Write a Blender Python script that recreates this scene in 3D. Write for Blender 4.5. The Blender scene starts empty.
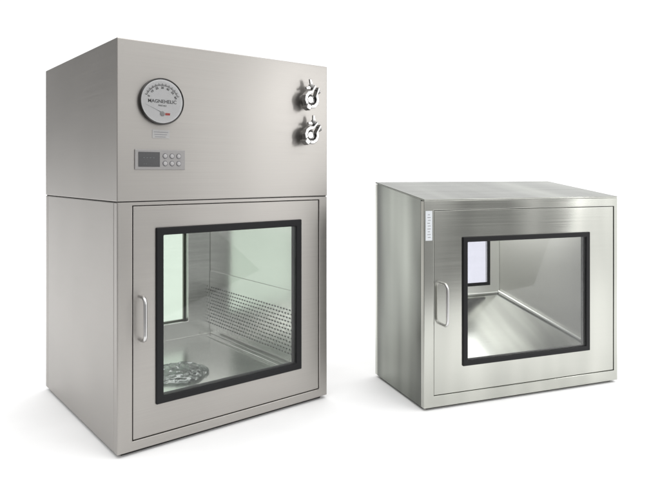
import bpy, bmesh, math, random
from mathutils import Vector, Matrix, noise
random.seed(4)
S = bpy.context.scene
COL = S.collection
S.view_settings.view_transform = 'Standard'
S.view_settings.look = 'None'
S.view_settings.exposure = 0
CAMH = 0.879

# ------------------------------------------------------------------ materials
def newmat(name):
    m = bpy.data.materials.new(name); m.use_nodes = True
    nt = m.node_tree
    return m, nt, nt.nodes, nt.links, nt.nodes['Principled BSDF']

def plain(name, col, rough=0.5, metal=0.0, bump=0.0, scale=200, spec=0.5):
    m, nt, N, L, b = newmat(name)
    tc = N.new('ShaderNodeTexCoord')
    no = N.new('ShaderNodeTexNoise'); no.inputs['Scale'].default_value = scale
    no.inputs['Detail'].default_value = 4
    L.new(tc.outputs['Object'], no.inputs['Vector'])
    mr = N.new('ShaderNodeMapRange')
    mr.inputs['To Min'].default_value = 0.92; mr.inputs['To Max'].default_value = 1.06
    L.new(no.outputs['Fac'], mr.inputs['Value'])
    vm = N.new('ShaderNodeVectorMath'); vm.operation = 'SCALE'
    vm.inputs[0].default_value = col
    L.new(mr.outputs['Result'], vm.inputs['Scale'])
    L.new(vm.outputs['Vector'], b.inputs['Base Color'])
    b.inputs['Roughness'].default_value = rough
    b.inputs['Metallic'].default_value = metal
    b.inputs['Specular IOR Level'].default_value = spec
    if bump:
        bp = N.new('ShaderNodeBump'); bp.inputs['Strength'].default_value = bump
        bp.inputs['Distance'].default_value = 0.002
        L.new(no.outputs['Fac'], bp.inputs['Height']); L.new(bp.outputs['Normal'], b.inputs['Normal'])
    return m

def steel(name, col, rough=0.33, streak=(2, 2, 600), cvar=0.04, bump=0.05, big=0.06, aniso=0.6, wav=0.05,
          wscale=2.5, bigmap=(1,1,1), bigscale=2.2, wavmap=(1,1,1)):
    m, nt, N, L, b = newmat(name)
    tc = N.new('ShaderNodeTexCoord')
    mp = N.new('ShaderNodeMapping'); mp.inputs['Scale'].default_value = streak
    L.new(tc.outputs['Object'], mp.inputs['Vector'])
    no = N.new('ShaderNodeTexNoise'); no.inputs['Scale'].default_value = 1.0
    no.inputs['Detail'].default_value = 5; no.inputs['Roughness'].default_value = 0.6
    L.new(mp.outputs['Vector'], no.inputs['Vector'])
    mb_ = N.new('ShaderNodeMapping'); mb_.inputs['Scale'].default_value = bigmap
    L.new(tc.outputs['Object'], mb_.inputs['Vector'])
    nb = N.new('ShaderNodeTexNoise'); nb.inputs['Scale'].default_value = bigscale
    nb.inputs['Detail'].default_value = 1.5
    L.new(mb_.outputs['Vector'], nb.inputs['Vector'])
    def rng(src, lo, hi):
        q = N.new('ShaderNodeMapRange'); q.inputs['From Min'].default_value = 0.3; q.inputs['From Max'].default_value = 0.7
        q.inputs['To Min'].default_value = lo; q.inputs['To Max'].default_value = hi
        L.new(src, q.inputs['Value']); return q.outputs['Result']
    mm = N.new('ShaderNodeMath'); mm.operation = 'MULTIPLY'
    L.new(rng(no.outputs['Fac'], 1-cvar, 1+cvar), mm.inputs[0]); L.new(rng(nb.outputs['Fac'], 1-big, 1+big), mm.inputs[1])
    vm = N.new('ShaderNodeVectorMath'); vm.operation = 'SCALE'; vm.inputs[0].default_value = col
    L.new(mm.outputs[0], vm.inputs['Scale'])
    L.new(vm.outputs['Vector'], b.inputs['Base Color'])
    b.inputs['Metallic'].default_value = 1.0
    L.new(rng(no.outputs['Fac'], max(rough-0.03,0.02), rough+0.04), b.inputs['Roughness'])
    b.inputs['Anisotropic'].default_value = aniso
    cv = N.new('ShaderNodeCombineXYZ'); cv.inputs[0].default_value = 0.03; cv.inputs[1].default_value = 0.06; cv.inputs[2].default_value = 1.0
    L.new(cv.outputs[0], b.inputs['Tangent'])
    bp = N.new('ShaderNodeBump'); bp.inputs['Strength'].default_value = bump; bp.inputs['Distance'].default_value = 0.0004
    L.new(no.outputs['Fac'], bp.inputs['Height'])
    mw = N.new('ShaderNodeMapping'); mw.inputs['Scale'].default_value = wavmap
    L.new(tc.outputs['Object'], mw.inputs['Vector'])
    nw = N.new('ShaderNodeTexNoise'); nw.inputs['Scale'].default_value = wscale; nw.inputs['Detail'].default_value = 1
    L.new(mw.outputs['Vector'], nw.inputs['Vector'])
    b2 = N.new('ShaderNodeBump'); b2.inputs['Strength'].default_value = wav; b2.inputs['Distance'].default_value = 0.05
    L.new(nw.outputs['Fac'], b2.inputs['Height'])
    if bump > 0: L.new(bp.outputs['Normal'], b2.inputs['Normal'])
    L.new(b2.outputs['Normal'], b.inputs['Normal'])
    return m

def glass(name, tint, refl=0.7):
    m = bpy.data.materials.new(name); m.use_nodes = True
    nt = m.node_tree; N = nt.nodes; L = nt.links
    N.remove(N['Principled BSDF'])
    out = N['Material Output']
    tr = N.new('ShaderNodeBsdfTransparent'); tr.inputs['Color'].default_value = (*tint, 1)
    gl = N.new('ShaderNodeBsdfGlossy'); gl.inputs['Roughness'].default_value = 0.02
    gl.inputs['Color'].default_value = (refl, refl, refl, 1)
    fr = N.new('ShaderNodeFresnel'); fr.inputs['IOR'].default_value = 1.35
    mx = N.new('ShaderNodeMixShader')
    L.new(fr.outputs[0], mx.inputs[0]); L.new(tr.outputs[0], mx.inputs[1]); L.new(gl.outputs[0], mx.inputs[2])
    L.new(mx.outputs[0], out.inputs['Surface'])
    return m

M_ST1 = steel('brushed_steel_warm', (0.400, 0.383, 0.362), rough=0.40, cvar=0.045, big=0.05)
M_ST2 = steel('brushed_steel_polished', (0.51, 0.515, 0.475), rough=0.15, cvar=0.03, bump=0.03, big=0.12, aniso=0.85,
              wav=0.22, wscale=1.5, bigmap=(3.2,1,0.5), wavmap=(1.6,1,0.5))
M_ST2T = steel('steel_top_dark_reflections', (0.235, 0.245, 0.215), rough=0.20, cvar=0.04, bump=0.02, big=0.42, aniso=0.5, wav=0.06, bigmap=(2.4,0.35,1))  # darker copy of the polished steel, grey reflections painted into its colour
M_ST2S = steel('steel_side_dark_reflections', (0.215, 0.226, 0.203), rough=0.18, cvar=0.04, bump=0.03, big=0.68, aniso=0.6, wav=0.20, bigmap=(1,3.6,0.45), bigscale=1.5)  # dark reflections painted in as a darker base and noise streaks
M_IN1 = steel('chamber_steel', (0.76, 0.765, 0.745), rough=0.20, cvar=0.02, bump=0.0, big=0.05, wav=0.03)
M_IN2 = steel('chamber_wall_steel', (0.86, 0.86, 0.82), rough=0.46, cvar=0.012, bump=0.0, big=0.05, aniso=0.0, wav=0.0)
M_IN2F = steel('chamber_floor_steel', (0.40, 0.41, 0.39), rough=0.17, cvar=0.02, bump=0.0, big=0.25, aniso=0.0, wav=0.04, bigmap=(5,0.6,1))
M_CHR = plain('polished_metal', (0.34, 0.336, 0.33), 0.24, 1.0)
M_BEZ = plain('bezel_metal', (0.10, 0.098, 0.096), 0.28, 1.0)
M_HAN = plain('satin_metal', (0.66, 0.655, 0.65), 0.28, 1.0)
M_BLK = plain('black_rubber', (0.008, 0.008, 0.009), 0.45, bump=0.1, spec=0.25)
M_DRK = plain('dark_gap', (0.02, 0.02, 0.02), 0.8)
M_SLOT = plain('slot_dark', (0.06, 0.063, 0.06), 0.7)
M_WHT = plain('dial_white', (0.95, 0.95, 0.95), 0.5)
M_INK = plain('ink_black', (0.012, 0.012, 0.012), 0.6)
M_RED = plain('ink_red', (0.62, 0.05, 0.03), 0.5)
M_PAN = plain('panel_film', (0.31, 0.30, 0.295), 0.35)
M_LCD = plain('screen_dark', (0.06, 0.06, 0.062), 0.2)
M_SEG = plain('screen_segment', (0.15, 0.17, 0.17), 0.4)
M_BTN = plain('button_grey', (0.42, 0.41, 0.41), 0.4)
M_BTR = plain('button_rim', (0.12, 0.12, 0.13), 0.4)
M_STK = plain('sticker_white', (0.70, 0.73, 0.76), 0.4)
M_STG = plain('sticker_silver', (0.41, 0.405, 0.40), 0.4)
M_INKG = plain('ink_grey', (0.24, 0.24, 0.25), 0.5)
M_GL1 = glass('clear_glass_green', (0.986, 0.993, 0.988))
M_GL2 = glass('clear_glass', (0.988, 0.993, 0.990))
M_GLD = glass('dial_glass', (0.995, 0.995, 0.995), 0.25)
M_GLR = glass('rear_glass_green', (0.77, 0.825, 0.77), 0.5)
M_GLL = glass('rear_glass_lilac', (0.81, 0.81, 0.86), 0.5)
M_FLOOR = plain('white_studio_floor', (0.90, 0.90, 0.90), 0.75, scale=3)
M_FLOORD = plain('unseen_dark_floor', (0.10, 0.10, 0.10), 0.6, scale=3)

# ------------------------------------------------------------------ helpers
def mkobj(name, me, parent=None, mat=None):
    o = bpy.data.objects.new(name, me); COL.objects.link(o)
    if mat:
        me.materials.clear(); me.materials.append(mat)
    if parent: o.parent = parent
    return o

def finish(o, bevel=0.0, seg=2, smooth=False):
    if bevel:
        md = o.modifiers.new('bevel', 'BEVEL'); md.width = bevel; md.segments = seg
        md.limit_method = 'ANGLE'; md.angle_limit = math.radians(35)
    return o

def hexa(bm, v):
    vs = [bm.verts.new(p) for p in v]
    for f in ((0,3,2,1),(4,5,6,7),(0,1,5,4),(1,2,6,5),(2,3,7,6),(3,0,4,7)):
        bm.faces.new([vs[i] for i in f])

def boxp(x0,x1,y0,y1,z0,z1):
    return [(x0,y0,z0),(x1,y0,z0),(x1,y1,z0),(x0,y1,z0),(x0,y0,z1),(x1,y0,z1),(x1,y1,z1),(x0,y1,z1)]

def boxes(name, lst, mat, parent=None, bevel=0.0):
    bm = bmesh.new()
    for b in lst:
        hexa(bm, boxp(*b) if len(b) == 6 else b)
    bmesh.ops.recalc_face_normals(bm, faces=bm.faces)
    me = bpy.data.meshes.new(name); bm.to_mesh(me); bm.free()
    return finish(mkobj(name, me, parent, mat), bevel)

def frame_bm(bm, o, h, y0, y1):
    ox0,ox1,oz0,oz1 = o; hx0,hx1,hz0,hz1 = h
    R = {}
    for k, y in (('f', y0), ('b', y1)):
        R[k+'o'] = [bm.verts.new((x,y,z)) for x,z in ((ox0,oz0),(ox1,oz0),(ox1,oz1),(ox0,oz1))]
        R[k+'h'] = [bm.verts.new((x,y,z)) for x,z in ((hx0,hz0),(hx1,hz0),(hx1,hz1),(hx0,hz1))]
    for i in range(4):
        j = (i+1) % 4
        bm.faces.new((R['fo'][i],R['fo'][j],R['fh'][j],R['fh'][i]))
        bm.faces.new((R['bo'][j],R['bo'][i],R['bh'][i],R['bh'][j]))
        bm.faces.new((R['fo'][j],R['fo'][i],R['bo'][i],R['bo'][j]))
        bm.faces.new((R['fh'][i],R['fh'][j],R['bh'][j],R['bh'][i]))

def frame(name, o, h, y0, y1, mat, parent=None, bevel=0.0):
    bm = bmesh.new(); frame_bm(bm, o, h, y0, y1)
    bmesh.ops.recalc_face_normals(bm, faces=bm.faces)
    me = bpy.data.meshes.new(name); bm.to_mesh(me); bm.free()
    return finish(mkobj(name, me, parent, mat), bevel)

def lathe_bm(bm, prof, c=(0,0,0), n=48, axis='Y'):
    rings = []
    for r, h in prof:
        ring = []
        for i in range(n):
            a = 2*math.pi*i/n
            if axis == 'Y': p = (c[0]+r*math.cos(a), c[1]+h, c[2]+r*math.sin(a))
            else: p = (c[0]+r*math.cos(a), c[1]+r*math.sin(a), c[2]+h)
            ring.append(bm.verts.new(p))
        rings.append(ring)
    for a, b in zip(rings[:-1], rings[1:]):
        for i in range(n):
            j = (i+1) % n
            bm.faces.new((a[i],a[j],b[j],b[i]))
    bm.faces.new(rings[0]); bm.faces.new(list(reversed(rings[-1])))
    return rings

def lathe(name, prof, c, mat, parent=None, n=48, axis='Y'):
    bm = bmesh.new(); lathe_bm(bm, prof, c, n, axis)
    bmesh.ops.recalc_face_normals(bm, faces=bm.faces)
    me = bpy.data.meshes.new(name); bm.to_mesh(me); bm.free()
    o = mkobj(name, me, parent, mat)
    for p in me.polygons: p.use_smooth = True
    me.set_sharp_from_angle(angle=math.radians(35))
    return o

def tube_bm(bm, pts, r, n=14):
    pts = [Vector(p) for p in pts]
    up = None; rings = []
    for i, p in enumerate(pts):
        t = (pts[min(i+1,len(pts)-1)] - pts[max(i-1,0)]).normalized()
        if up is None:
            up = t.orthogonal().normalized()
        up = (up - t*up.dot(t)).normalized()
        sd = t.cross(up)
        rr = r[i] if isinstance(r, (list, tuple)) else r
        rings.append([bm.verts.new(p + (up*math.cos(2*math.pi*k/n) + sd*math.sin(2*math.pi*k/n))*rr) for k in range(n)])
    for a, b in zip(rings[:-1], rings[1:]):
        for i in range(n):
            j = (i+1) % n
            bm.faces.new((a[i],a[j],b[j],b[i]))
    bm.faces.new(rings[0]); bm.faces.new(list(reversed(rings[-1])))

def text_mesh(s, size, extr=0.0002, off=0.0):
    cu = bpy.data.curves.new('t', 'FONT'); cu.body = s; cu.size = size
    cu.align_x = 'CENTER'; cu.align_y = 'CENTER'; cu.extrude = extr; cu.resolution_u = 3; cu.offset = off
    o = bpy.data.objects.new('t', cu); COL.objects.link(o)
    dg = bpy.context.evaluated_depsgraph_get(); dg.update()
    me = bpy.data.meshes.new_from_object(o.evaluated_get(dg))
    bpy.data.objects.remove(o)
    return me

def text_into(bm, s, size, x, y, z, rot=0.0, off=0.0):
    me = text_mesh(s, size, off=off)
    M = Matrix.Translation((x,y,z)) @ Matrix.Rotation(rot, 4, 'Y') @ Matrix.Rotation(math.radians(90), 4, 'X')
    me.transform(M)
    bm.from_mesh(me); bpy.data.meshes.remove(me)

def bm_obj(name, bm, mat, parent=None, bevel=0, smooth=False):
    bmesh.ops.recalc_face_normals(bm, faces=bm.faces)
    me = bpy.data.meshes.new(name); bm.to_mesh(me); bm.free()
    o = finish(mkobj(name, me, parent, mat), bevel)
    if smooth:
        for p in me.polygons: p.use_smooth = True
        me.set_sharp_from_angle(angle=math.radians(40))
    return o

def empty(name, loc, rotz, label, cat):
    e = bpy.data.objects.new(name, None); COL.objects.link(e)
    e.location = loc; e.rotation_euler = (0,0,rotz); e.empty_display_size = 0.2
    e['label'] = label; e['category'] = cat
    return e

def bow_handle(parent, x, z0, z1, y, out=0.042, r=0.0060):
    bm = bmesh.new()
    pts = []
    R = 0.020
    pts.append((x, y+0.001, z0)); pts.append((x, y-out+R, z0))
    for k in range(1,9):
        a = math.radians(90*k/8)
        pts.append((x, y-out+R-R*math.sin(a), z0+R-R*math.cos(a)))
    for k in range(0,9):
        a = math.radians(90*k/8)
        pts.append((x, y-out+R-R*math.cos(a), z1-R+R*math.sin(a)))
    pts.append((x, y+0.001, z1))
    tube_bm(bm, pts, r, 18)
    return bm_obj('handle', bm, M_HAN, parent, smooth=True)

# ------------------------------------------------------------------ ground
bm = bmesh.new()
bm.faces.new([bm.verts.new(p) for p in ((-400,-400,-0.004),(400,-400,-0.004),(400,400,-0.004),(-400,400,-0.004))])
g = bm_obj('ground', bm, M_FLOORD); g['kind'] = 'structure'  # unseen dark floor, added to give the steel something dark to reflect
bm = bmesh.new()
bm.faces.new([bm.verts.new(p) for p in ((-400,1.15,0),(3.0,1.15,0),(400,-205,0),(400,400,0),(-400,400,0))])  # out-of-view edge shaped so the steel at right reflects white
g = bm_obj('white_floor', bm, M_FLOOR); g['kind'] = 'structure'

# ================================================================== PASS BOX, TALL
W, DP, H = 0.830, 0.803, 1.300
a1 = math.radians(39.2)
A = empty('pass_box', (-0.6547, 1.884, 0), a1,
          'tall brushed steel pass box with pressure gauge and glazed door', 'cabinet')
SEAM = 0.791
CH = dict(x0=0.075, x1=0.722, z0=0.12, z1=0.745, yb=0.765)

bm = bmesh.new()
hexa(bm, boxp(0, W, 0, DP, SEAM+0.0025, H))
frame_bm(bm, (0.0005, W-0.0005, 0.012, SEAM), (0.049, 0.791, 0.043, 0.780), 0.0005, 0.030)
hexa(bm, boxp(0.0005, 0.018, 0.0305, DP-0.0305, 0.012, SEAM))
hexa(bm, boxp(W-0.018, W-0.0005, 0.0305, DP-0.0305, 0.012, SEAM))
hexa(bm, boxp(0.0185, W-0.0185, 0.0305, DP-0.0305, 0.012, 0.030))
frame_bm(bm, (0.0005, W-0.0005, 0.012, SEAM), (0.15, 0.618, 0.185, 0.705), DP-0.030, DP)
body = bm_obj('body', bm, M_ST1, A, bevel=0.0025)
boxes('contact_shadow_base', [(0.02, W-0.02, 0.02, DP-0.02, 0, 0.0115)], M_DRK, A)  # dark recessed base added to draw the contact shadow as a line
boxes('seam_strip', [(0.004, W-0.004, 0.004, DP-0.004, SEAM+0.0003, SEAM+0.0022)], M_DRK, A)

bm = bmesh.new()
x0,x1,z0,z1,yb = CH['x0'],CH['x1'],CH['z0'],CH['z1'],CH['yb']
hexa(bm, boxp(x0-0.01, x0, 0.034, yb, z0, z1))
hexa(bm, boxp(x1, x1+0.01, 0.034, yb, z0, z1))
hexa(bm, boxp(x0-0.01, x1+0.01, 0.034, yb, z0-0.01, z0-0.0002))
hexa(bm, boxp(x0-0.01, x1+0.01, 0.034, yb, z1+0.0002, z1+0.01))
frame_bm(bm, (x0+0.0002, x1-0.0002, z0+0.0002, z1-0.0002), (0.16, 0.608, 0.195, 0.695), yb-0.012, yb-0.0005)
hexa(bm, boxp(x0+0.03, x1-0.03, 0.06, 0.068, z0, z0+0.008))
hexa(bm, boxp(x1-0.040, x1-0.030, 0.0682, yb-0.05, z0, z0+0.008))
bm_obj('chamber', bm, M_IN1, A, bevel=0.002)

bm = bmesh.new()
px = x1-0.0035
def slot(bm, x, y, z, l, h, mi):
    n = 5; vs = []
    for k in range(n+1):
        a = -math.pi/2 + math.pi*k/n
        vs.append(bm.verts.new((x, y+l/2-h/2+h/2*math.cos(a), z+h/2*math.sin(a))))
    for k in range(n+1):
        a = math.pi/2 + math.pi*k/n
        vs.append(bm.verts.new((x, y-l/2+h/2+h/2*math.cos(a), z+h/2*math.sin(a))))
    f = bm.faces.new(vs); f.material_index = mi
hexa(bm, boxp(px, x1-0.0003, 0.05, yb-0.014, z0+0.02, 0.420))
for r in range(12):
    for c in range(34):
        y = 0.085 + c*0.0205 + (0.01025 if r % 2 else 0)
        if y > 0.742: continue
        slot(bm, px-0.0006, y, 0.172+r*0.0155, 0.0118, 0.0060, 1)
bmesh.ops.recalc_face_normals(bm, faces=bm.faces)
me = bpy.data.meshes.new('air_grille'); bm.to_mesh(me); bm.free()
me.materials.append(M_IN1); me.materials.append(M_SLOT)
o = bpy.data.objects.new('air_grille', me); COL.objects.link(o); o.parent = A

frame('rear_window_frame', (0.145, 0.623, 0.18, 0.71), (0.160, 0.608, 0.195, 0.695), DP+0.0005, DP+0.012, M_ST1, A, 0.001)
boxes('rear_glass_pane', [(0.153, 0.615, DP-0.020, DP-0.015, 0.188, 0.702)], M_GLR, A)

DX0,DX1,DZ0,DZ1 = 0.0515, 0.7885, 0.0455, 0.7775
GX0,GX1,GZ0,GZ1 = 0.1257, 0.7035, 0.140, 0.707
door = frame('door', (DX0,DX1,DZ0,DZ1), (GX0+0.01,GX1-0.01,GZ0+0.01,GZ1-0.01), 0.0025, 0.0325, M_ST1, A, 0.0018)
frame('gasket', (GX0,GX1,GZ0,GZ1), (GX0+0.025,GX1-0.025,GZ0+0.025,GZ1-0.025), -0.0045, 0.012, M_BLK, door, 0.003)
frame('inner_seal', (GX0+0.0105,GX1-0.0105,GZ0+0.0105,GZ1-0.0105), (GX0+0.022,GX1-0.022,GZ0+0.022,GZ1-0.022), 0.0125, 0.0335, M_BLK, door, 0.001)
boxes('glass_pane', [(GX0+0.020,GX1-0.020,0.0005,0.0055,GZ0+0.020,GZ1-0.020)], M_GL1, door)
bow_handle(door, 0.074, 0.358, 0.494, 0.0022)

# pressure gauge
gx, gz = 0.1420, 1.112
gauge = lathe('pressure_gauge', [(0.066,0.0),(0.0750,-0.0005),(0.0750,-0.011),(0.0742,-0.0130),(0.0730,-0.0140),(0.0716,-0.0130),(0.0704,-0.0105),(0.03,-0.0098)],
              (gx, -0.0005, gz), M_BEZ, A, 72)
lathe('dial', [(0.0698,-0.0102),(0.0698,-0.0108),(0.01,-0.0108)], (gx,-0.0005,gz), M_WHT, gauge, 64)
bm = bmesh.new()
yy = -0.0121; oz = -0.006
def tick(bm, ang, r0, r1, w):
    d = Vector((math.sin(ang),0,math.cos(ang))); s = Vector((math.cos(ang),0,-math.sin(ang)))
    c = Vector((gx, yy, gz+oz))
    v = [c+d*r0-s*w, c+d*r0+s*w, c+d*r1+s*w, c+d*r1-s*w]
    bm.faces.new([bm.verts.new(p) for p in v])
AM = 66
for i in range(61):
    a = math.radians(-AM + 2*AM*i/60)
    tick(bm, a, 0.0570, 0.0610 if i % 5 else 0.0635, 0.00028 if i % 5 else 0.0007)
for i in range(60):
    a0 = math.radians(-AM+2*AM*i/60); a1_ = math.radians(-AM+2*AM*(i+1)/60)
    c = Vector((gx, yy, gz+oz)); P = []
    for a, r in ((a0,0.0560),(a1_,0.0560),(a1_,0.0570),(a0,0.0570)):
        P.append(bm.verts.new(c+Vector((math.sin(a)*r,-0.0001,math.cos(a)*r))))
    bm.faces.new(P)
for i, s in enumerate(('0','10','20','30','40','50','60')):
    a = math.radians(-AM + 2*AM*i/6)
    text_into(bm, s, 0.0100, gx+math.sin(a)*0.0492, yy, gz+oz+math.cos(a)*0.0492, a, off=0.00015)
text_into(bm, 'MAGNEHELIC', 0.0158, gx, yy, gz-0.001, off=0.00008)
text_into(bm, 'PASCALS', 0.0070, gx, yy, gz-0.014)
bm_obj('dial_marking', bm, M_INK, gauge)
bm = bmesh.new()
cx, cz = gx, gz-0.036
tip = (gx-0.057, gz-0.012)
d = Vector((tip[0]-cx,0,tip[1]-cz)).normalized(); s_ = Vector((d.z,0,-d.x))
P = [Vector((cx,-0.0126,cz))+s_*0.0007, Vector((tip[0],-0.0126,tip[1]))+s_*0.0002, Vector((tip[0],-0.0126,tip[1]))-s_*0.0002, Vector((cx,-0.0126,cz))-s_*0.0007]
bm.faces.new([bm.verts.new(p) for p in P])
bm_obj('needle', bm, M_INKG, gauge)
lathe('needle_cover', [(0.0080,-0.0112),(0.0080,-0.0122),(0.0072,-0.0126)], (gx,-0.0005,cz-0.004), M_STG, gauge, 32)
boxes('red_marking', [(gx+0.010,gx+0.026,-0.0125,-0.0116,gz-0.044,gz-0.037)], M_RED, gauge)
lathe('gauge_glass', [(0.0702,-0.0136),(0.0702,-0.0132)], (gx,-0.0005,gz), M_GLD, gauge, 48)

st = boxes('label_plate', [(0.113,0.171,-0.0012,-0.0002,0.994,1.021)], M_STG, A)
bm = bmesh.new()
for k in range(3):
    hexa(bm, boxp(0.118+0.002*k, 0.166-0.004*k, -0.0017, -0.0013, 1.0135-k*0.0075-0.0009, 1.0135-k*0.0075+0.0009))
bm_obj('label_marking', bm, M_INKG, st)

# control panel
cp = boxes('control_panel', [(0.055,0.225,-0.0035,-0.0003,0.893,0.957)], M_PAN, A, 0.002)
boxes('screen', [(0.066,0.137,-0.0045,-0.0037,0.902,0.949)], M_LCD, cp, 0.0006)
bm = bmesh.new()
text_into(bm, '- - - -', 0.018, 0.100, -0.0049, 0.932); text_into(bm, '- -', 0.012, 0.088, -0.0049, 0.912)
bm_obj('screen_writing', bm, M_SEG, cp)
for r in range(2):
    for c in range(3):
        bc = (0.155+c*0.0235, 0, 0.937-r*0.024)
        bb = lathe('button', [(0.0083,-0.0037),(0.0083,-0.0045),(0.0066,-0.0047),(0.0064,-0.0056),(0.0056,-0.0060)], bc, M_BTN, cp, 28)
        bb.data.materials.append(M_BTR)
        for p in bb.data.polygons:
            rr = math.hypot(p.center.x-bc[0], p.center.z-bc[2])
            if rr > 0.0068: p.material_index = 1

# clamp ports : hinged clamp arms round a capped port, closed by a flat wing nut
def clamp(cz, tilt):
    c = Vector((0.724, 0, cz))
    port = lathe('clamp_port', [(0.023,-0.0003),(0.023,-0.004),(0.013,-0.005),(0.013,-0.022),(0.018,-0.024),(0.018,-0.034),(0.0155,-0.037),(0.012,-0.033),(0.004,-0.033)], c, M_CHR, A, 40)
    Y = -0.029
    def P(ang, r, y=Y): return c + Vector((r*math.cos(ang), y, r*math.sin(ang)))
    def prism(bm, pts2, y0, y1):
        f = [bm.verts.new((p.x, y0, p.z)) for p in pts2]; b = [bm.verts.new((p.x, y1, p.z)) for p in pts2]
        n = len(pts2)
        bm.faces.new(f); bm.faces.new(list(reversed(b)))
        for i in range(n):
            j = (i+1) % n
            bm.faces.new((f[i], b[i], b[j], f[j]))
    bm = bmesh.new()
    for sg in (1, -1):
        outer = []; inner = []
        for k in range(5):
            a = sg*math.radians(26 + (158-26)*k/4)
            outer.append(P(tilt+a, 0.0350)); inner.append(P(tilt+a, 0.0205))
        tipo = P(tilt+sg*math.radians(14), 0.058); tipi = P(tilt+sg*math.radians(3.5), 0.058)
        prism(bm, [tipi, tipo] + outer + list(reversed(inner)), -0.043, -0.020)
    bm_obj('clamp_arm', bm, M_CHR, port, bevel=0.0022)
    bm = bmesh.new()
    e = P(tilt+math.pi, 0.031)
    s = Vector((-math.sin(tilt),0,math.cos(tilt))); d = Vector((math.cos(tilt),0,math.sin(tilt)))
    prism(bm, [e+d*0.009-s*0.014, e+d*0.009+s*0.014, e-d*0.012+s*0.010, e-d*0.012-s*0.010], -0.045, -0.017)
    bm_obj('hinge', bm, M_CHR, port, bevel=0.003)
    bm = bmesh.new()
    cc = P(tilt, 0.048)
    tube_bm(bm, [cc-s*0.024, cc+s*0.030], 0.0040, 12)
    tube_bm(bm, [cc-s*0.026, cc-s*0.017], 0.0080, 6)
    tube_bm(bm, [cc+s*0.014, cc+s*0.028], [0.0100, 0.0075], 14)
    for sg in (-1,1):
        q = [cc+s*0.017+d*sg*0.004, cc+s*0.020+d*sg*0.014, cc+s*0.034+d*sg*0.023, cc+s*0.040+d*sg*0.018, cc+s*0.029+d*sg*0.004]
        prism(bm, q, -0.0325, -0.0255)
    bm_obj('wing_nut', bm, M_CHR, port, bevel=0.0012)
clamp(1.160, math.radians(62))
clamp(1.026, math.radians(50))

# bag inside chamber
bm = bmesh.new()
bmesh.ops.create_icosphere(bm, subdivisions=6, radius=1.0)
for v in bm.verts:
    p = v.co.copy()
    n1 = noise.noise(p*1.3+Vector((3,1,7)))
    rr = math.hypot(p.x, p.y); th = math.atan2(p.y, p.x)
    wob = noise.noise(Vector((p.x*2, p.y*2, 3)))
    ridge = math.sin(rr*18 + wob*5.0 + th)
    n2 = abs(noise.noise(p*3.0+Vector((9,4,2))))
    n3 = abs(noise.noise(p*6.0+Vector((1,4,8))))
    f = 1+n1*0.20+0.06*noise.noise(p*4)
    q = Vector((p.x*0.116*f, p.y*0.116*f, p.z*0.018*(1+0.4*n1) + (0.0018*ridge - 0.006*n2 - 0.004*n3 if p.z > 0 else 0)))
    q.z = max(q.z, -0.008)
    v.co = q
bag = bm_obj('plastic_bag', bm, None)
for p in bag.data.polygons: p.use_smooth = True
mb = bpy.data.materials.new('clear_plastic_film'); mb.use_nodes = True
N = mb.node_tree.nodes; L = mb.node_tree.links
b = N['Principled BSDF']; out = N['Material Output']
tc = N.new('ShaderNodeTexCoord')
no = N.new('ShaderNodeTexNoise'); no.inputs['Scale'].default_value = 13; no.inputs['Detail'].default_value = 1.5
no.inputs['Distortion'].default_value = 2.0
L.new(tc.outputs['Object'], no.inputs['Vector'])
cr = N.new('ShaderNodeValToRGB'); e0 = cr.color_ramp.elements
e0[0].position = 0.40; e0[0].color = (0.28,0.30,0.29,1); e0[1].position = 0.60; e0[1].color = (0.45,0.47,0.46,1)
q = e0.new(0.48); q.color = (0.28,0.30,0.29,1); q = e0.new(0.50); q.color = (0.03,0.035,0.035,1); q = e0.new(0.52); q.color = (0.36,0.38,0.37,1)
L.new(no.outputs['Fac'], cr.inputs['Fac']); L.new(cr.outputs['Color'], b.inputs['Base Color'])
b.inputs['Roughness'].default_value = 0.08; b.inputs['Metallic'].default_value = 0.7
bp = N.new('ShaderNodeBump'); bp.inputs['Strength'].default_value = 0.4; bp.inputs['Distance'].default_value = 0.01
L.new(no.outputs['Fac'], bp.inputs['Height']); L.new(bp.outputs['Normal'], b.inputs['Normal'])
tr = N.new('ShaderNodeBsdfTransparent'); tr.inputs['Color'].default_value = (0.76,0.78,0.77,1)
mx = N.new('ShaderNodeMixShader')
rg = N.new('ShaderNodeMapRange'); rg.inputs['From Min'].default_value = 0.0; rg.inputs['From Max'].default_value = 0.05
rg.inputs['To Min'].default_value = 0.85; rg.inputs['To Max'].default_value = 0.33
sb = N.new('ShaderNodeMath'); sb.operation = 'SUBTRACT'; sb.inputs[1].default_value = 0.5
ab = N.new('ShaderNodeMath'); ab.operation = 'ABSOLUTE'
L.new(no.outputs['Fac'], sb.inputs[0]); L.new(sb.outputs[0], ab.inputs[0]); L.new(ab.outputs[0], rg.inputs['Value'])
L.new(rg.outputs['Result'], mx.inputs[0])
L.new(tr.outputs[0], mx.inputs[1]); L.new(b.outputs[0], mx.inputs[2]); L.new(mx.outputs[0], out.inputs['Surface'])
bag.data.materials.clear(); bag.data.materials.append(mb)
bag['label'] = 'crumpled clear plastic bag lying on the steel chamber floor'; bag['category'] = 'bag'
lx, ly = 0.335, 0.29
bag.location = (-0.6547+lx*math.cos(a1)-ly*math.sin(a1), 1.884+lx*math.sin(a1)+ly*math.cos(a1), 0.1288)
bag.rotation_euler = (0,0,a1+0.3)

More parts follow.
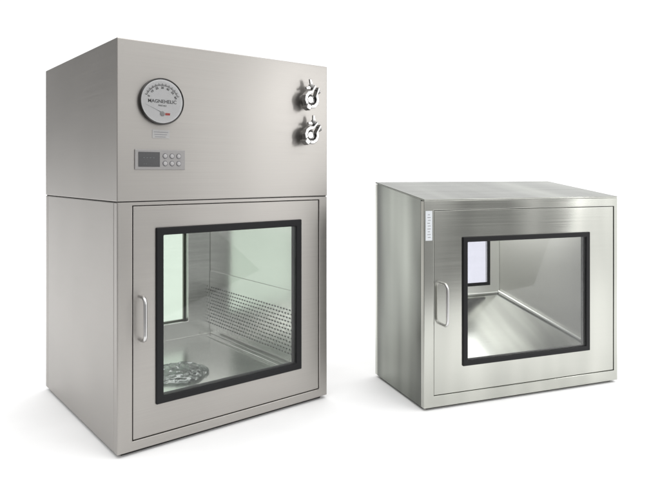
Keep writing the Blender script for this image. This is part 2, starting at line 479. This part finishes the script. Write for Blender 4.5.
# ================================================================== PASS BOX, LOW
W2, D2, HF, HB = 0.925, 0.430, 0.785, 0.844
a2 = math.radians(20.5)
B = empty('pass_box', (0.348, 2.266, 0), a2,
          'low wide brushed steel pass box with black framed glass door', 'cabinet')
def ztop(y): return HF + (HB-HF)*y/D2
bm = bmesh.new()
t = 0.006; gp = 0.0003
frame_bm(bm, (0, W2, 0.010, HF-t-gp), (0.0415, 0.907, 0.052, 0.744), 0.0005, 0.025)
hexa(bm, boxp(0.0185, W2-0.0185, 0.0255, D2-0.0205, 0.010, 0.028))
frame_bm(bm, (0, W2, 0.010, ztop(D2-0.02)-t-0.001), (0.13, 0.565, 0.365, 0.70), D2-0.020, D2)
bm_obj('body', bm, M_ST2, B, bevel=0.0015)
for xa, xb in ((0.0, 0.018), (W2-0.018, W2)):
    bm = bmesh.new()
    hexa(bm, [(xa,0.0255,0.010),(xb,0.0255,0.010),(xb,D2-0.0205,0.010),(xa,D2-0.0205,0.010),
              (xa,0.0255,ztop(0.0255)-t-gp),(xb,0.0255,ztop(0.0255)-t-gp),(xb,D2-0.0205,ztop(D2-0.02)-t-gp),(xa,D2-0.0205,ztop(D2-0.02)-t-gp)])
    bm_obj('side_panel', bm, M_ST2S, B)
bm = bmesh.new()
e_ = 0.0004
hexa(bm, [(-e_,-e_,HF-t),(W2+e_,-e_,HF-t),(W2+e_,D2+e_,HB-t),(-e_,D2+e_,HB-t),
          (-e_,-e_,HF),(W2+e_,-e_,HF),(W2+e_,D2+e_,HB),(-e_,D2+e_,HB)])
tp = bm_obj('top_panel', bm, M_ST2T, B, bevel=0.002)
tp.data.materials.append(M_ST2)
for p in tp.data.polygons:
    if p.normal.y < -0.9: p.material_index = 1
boxes('contact_shadow_base', [(0.02, W2-0.02, 0.02, D2-0.02, 0, 0.0095)], M_DRK, B)  # dark base added for the shadow line under the body

# chamber (tapering tunnel towards the rear window)
f0, f1, y0, y1 = 0.10, 0.845, 0.032, D2-0.026
bx1 = 0.625; zf, zb = 0.140, 0.325; c0, c1 = 0.70, 0.72
def quadslab(bm, p, nrm, th=0.006):
    n = Vector(nrm)*th
    q = [Vector(v) for v in p]
    hexa(bm, q+[v+n for v in q])
bm = bmesh.new()
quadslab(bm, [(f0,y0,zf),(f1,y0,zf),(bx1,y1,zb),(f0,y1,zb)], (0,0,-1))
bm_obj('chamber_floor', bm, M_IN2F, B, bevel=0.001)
bm = bmesh.new()
quadslab(bm, [(f0,y0,c0),(f1,y0,c0),(bx1,y1,c1),(f0,y1,c1)], (0,0,1))
quadslab(bm, [(f1,y0,zf+0.0005),(bx1,y1,zb+0.0005),(bx1,y1,c1-0.0005),(f1,y0,c0-0.0005)], (1,0,0))
quadslab(bm, [(f0,y0,zf+0.0005),(f0,y1,zb+0.0005),(f0,y1,c1-0.0005),(f0,y0,c0-0.0005)], (-1,0,0))
frame_bm(bm, (f0+0.001, bx1-0.001, zb+0.001, c1-0.001), (0.145, 0.560, 0.375, 0.69), y1-0.001, y1+0.005)
bm_obj('chamber', bm, M_IN2, B, bevel=0.001)
bm = bmesh.new()
tube_bm(bm, [(f1-0.014,y0+0.004,zf+0.008),(bx1-0.010,y1-0.004,zb+0.008)], 0.0060, 12)
tube_bm(bm, [(f0+0.006,y1-0.006,zb+0.004),(bx1-0.006,y1-0.006,zb+0.004)], 0.003, 12)
bm_obj('floor_edge_trim', bm, plain('bright_trim', (0.88,0.89,0.87), 0.5, 1.0), B, smooth=True)
frame('rear_window_gasket', (0.135,0.570,0.365,0.70), (0.150,0.555,0.380,0.685), y1-0.006, y1-0.0015, M_BLK, B, 0.001)
boxes('rear_glass_pane', [(0.133, 0.564, D2-0.014, D2-0.009, 0.367, 0.698)], M_GLL, B)

EX0,EX1,EZ0,EZ1 = 0.0435, 0.905, 0.054, 0.742
KX0,KX1,KZ0,KZ1 = 0.166, 0.776, 0.150, 0.640
door2 = frame('door', (EX0,EX1,EZ0,EZ1), (KX0+0.01,KX1-0.01,KZ0+0.01,KZ1-0.01), 0.003, 0.030, M_ST2, B, 0.0015)
frame('gasket', (KX0,KX1,KZ0,KZ1), (KX0+0.021,KX1-0.021,KZ0+0.020,KZ1-0.020), -0.004, 0.012, M_BLK, door2, 0.003)
frame('inner_seal', (KX0+0.0105,KX1-0.0105,KZ0+0.0105,KZ1-0.0105), (KX0+0.018,KX1-0.018,KZ0+0.018,KZ1-0.018), 0.0125, 0.0305, M_BLK, door2, 0.001)
boxes('glass_pane', [(KX0+0.015,KX1-0.015,0.0005,0.0055,KZ0+0.015,KZ1-0.015)], M_GL2, door2)
bow_handle(door2, 0.076, 0.316, 0.470, 0.0028, r=0.0054)
st2 = boxes('sticker', [(0.006,0.034,-0.0008,0.0001,0.632,0.742)], M_STK, B)
bm = bmesh.new()
for k in range(9):
    z = 0.728-k*0.0105
    hexa(bm, boxp(0.013 if k%2 else 0.015, 0.027 if k%3 else 0.024, -0.0013, -0.0009, z-0.0009, z+0.0009))
bm_obj('sticker_marking', bm, M_INKG, st2)

# ------------------------------------------------------------------ world (bright and dark bands by azimuth, added for the steel's reflections)
w = bpy.data.worlds.new('World'); S.world = w; w.use_nodes = True
nt = w.node_tree; N = nt.nodes; L = nt.links
bg = N['Background']
tc = N.new('ShaderNodeTexCoord'); sp = N.new('ShaderNodeSeparateXYZ')
L.new(tc.outputs['Generated'], sp.inputs[0])
def math_(op, a, b_=0.0):
    m = N.new('ShaderNodeMath'); m.operation = op
    for i, v in enumerate((a, b_)):
        if isinstance(v, (int, float)): m.inputs[i].default_value = v
        else: L.new(v, m.inputs[i])
    return m.outputs[0]
az = math_('ADD', math_('DIVIDE', math_('ARCTAN2', sp.outputs['Y'], sp.outputs['X']), 2*math.pi), 0.5)
ramp = N.new('ShaderNodeValToRGB'); ramp.color_ramp.interpolation = 'EASE'
K = 3.4
pts = [(0.0,0.3),(0.2,0.5),(0.33,0.8),(0.380,1.5),(0.392,1.7),(0.403,0.3),(0.414,0.5),(0.425,3.3),(0.437,0.25),(0.462,0.8),(0.49,1.35),(0.55,0.9),(0.64,1.12),(0.85,1.12),(0.89,0.2),(1.0,0.3)]
el = ramp.color_ramp.elements
el[0].position = pts[0][0]; el[0].color = (pts[0][1]/K,)*3+(1,)
el[1].position = pts[-1][0]; el[1].color = (pts[-1][1]/K,)*3+(1,)
for p_, v_ in pts[1:-1]:
    e = el.new(p_); e.color = (v_/K,)*3+(1,)
L.new(az, ramp.inputs['Fac'])
v = math_('MULTIPLY', ramp.outputs['Color'], K)
up = N.new('ShaderNodeMapRange'); up.interpolation_type = 'SMOOTHSTEP'
up.inputs['From Min'].default_value = 0.45; up.inputs['From Max'].default_value = 0.85
L.new(sp.outputs['Z'], up.inputs['Value'])
mix2 = N.new('ShaderNodeMix'); mix2.data_type = 'FLOAT'
L.new(up.outputs['Result'], mix2.inputs[0]); L.new(v, mix2.inputs[2]); mix2.inputs[3].default_value = 2.1
L.new(mix2.outputs[0], bg.inputs['Strength'])
bg.inputs['Color'].default_value = (1, 1, 1, 1)

# ------------------------------------------------------------------ lamps
def area(name, loc, target, size, power, parent=None, sy=None):
    l = bpy.data.lights.new(name, 'AREA'); l.energy = power; l.shape = 'SQUARE'; l.size = size
    if sy: l.shape = 'RECTANGLE'; l.size_y = sy
    o = bpy.data.objects.new(name, l); COL.objects.link(o); o.location = loc
    if parent: o.parent = parent
    else: o.rotation_euler = (Vector(target)-Vector(loc)).to_track_quat('-Z','Y').to_euler()
    return o
area('softbox_lamp', (1.6, 0.8, 3.8), (0.1, 2.3, 0.4), 1.2, 18)
area('strip_lamp', (3.45, 1.35, 1.5), (1.0, 2.6, 0.6), 0.35, 12, None, 1.0)
area('chamber_fill', (0.40, 0.40, 0.742), None, 0.55, 3.4, A, 0.65)  # unseen light added under the ceiling to brighten the chamber
area('chamber_fill', (0.42, 0.20, 0.696), None, 0.60, 1.5, B, 0.30)  # same added fill for the low chamber, out of view

# ------------------------------------------------------------------ camera
cd = bpy.data.cameras.new('camera'); cam = bpy.data.objects.new('camera', cd); COL.objects.link(cam)
cam.location = (0,0,CAMH); cam.rotation_euler = (math.radians(90),0,0)
cd.sensor_width = 36; cd.lens = 613/660*36; cd.shift_y = -73.5/660
cd.clip_start = 0.05; cd.clip_end = 2000
S.camera = cam
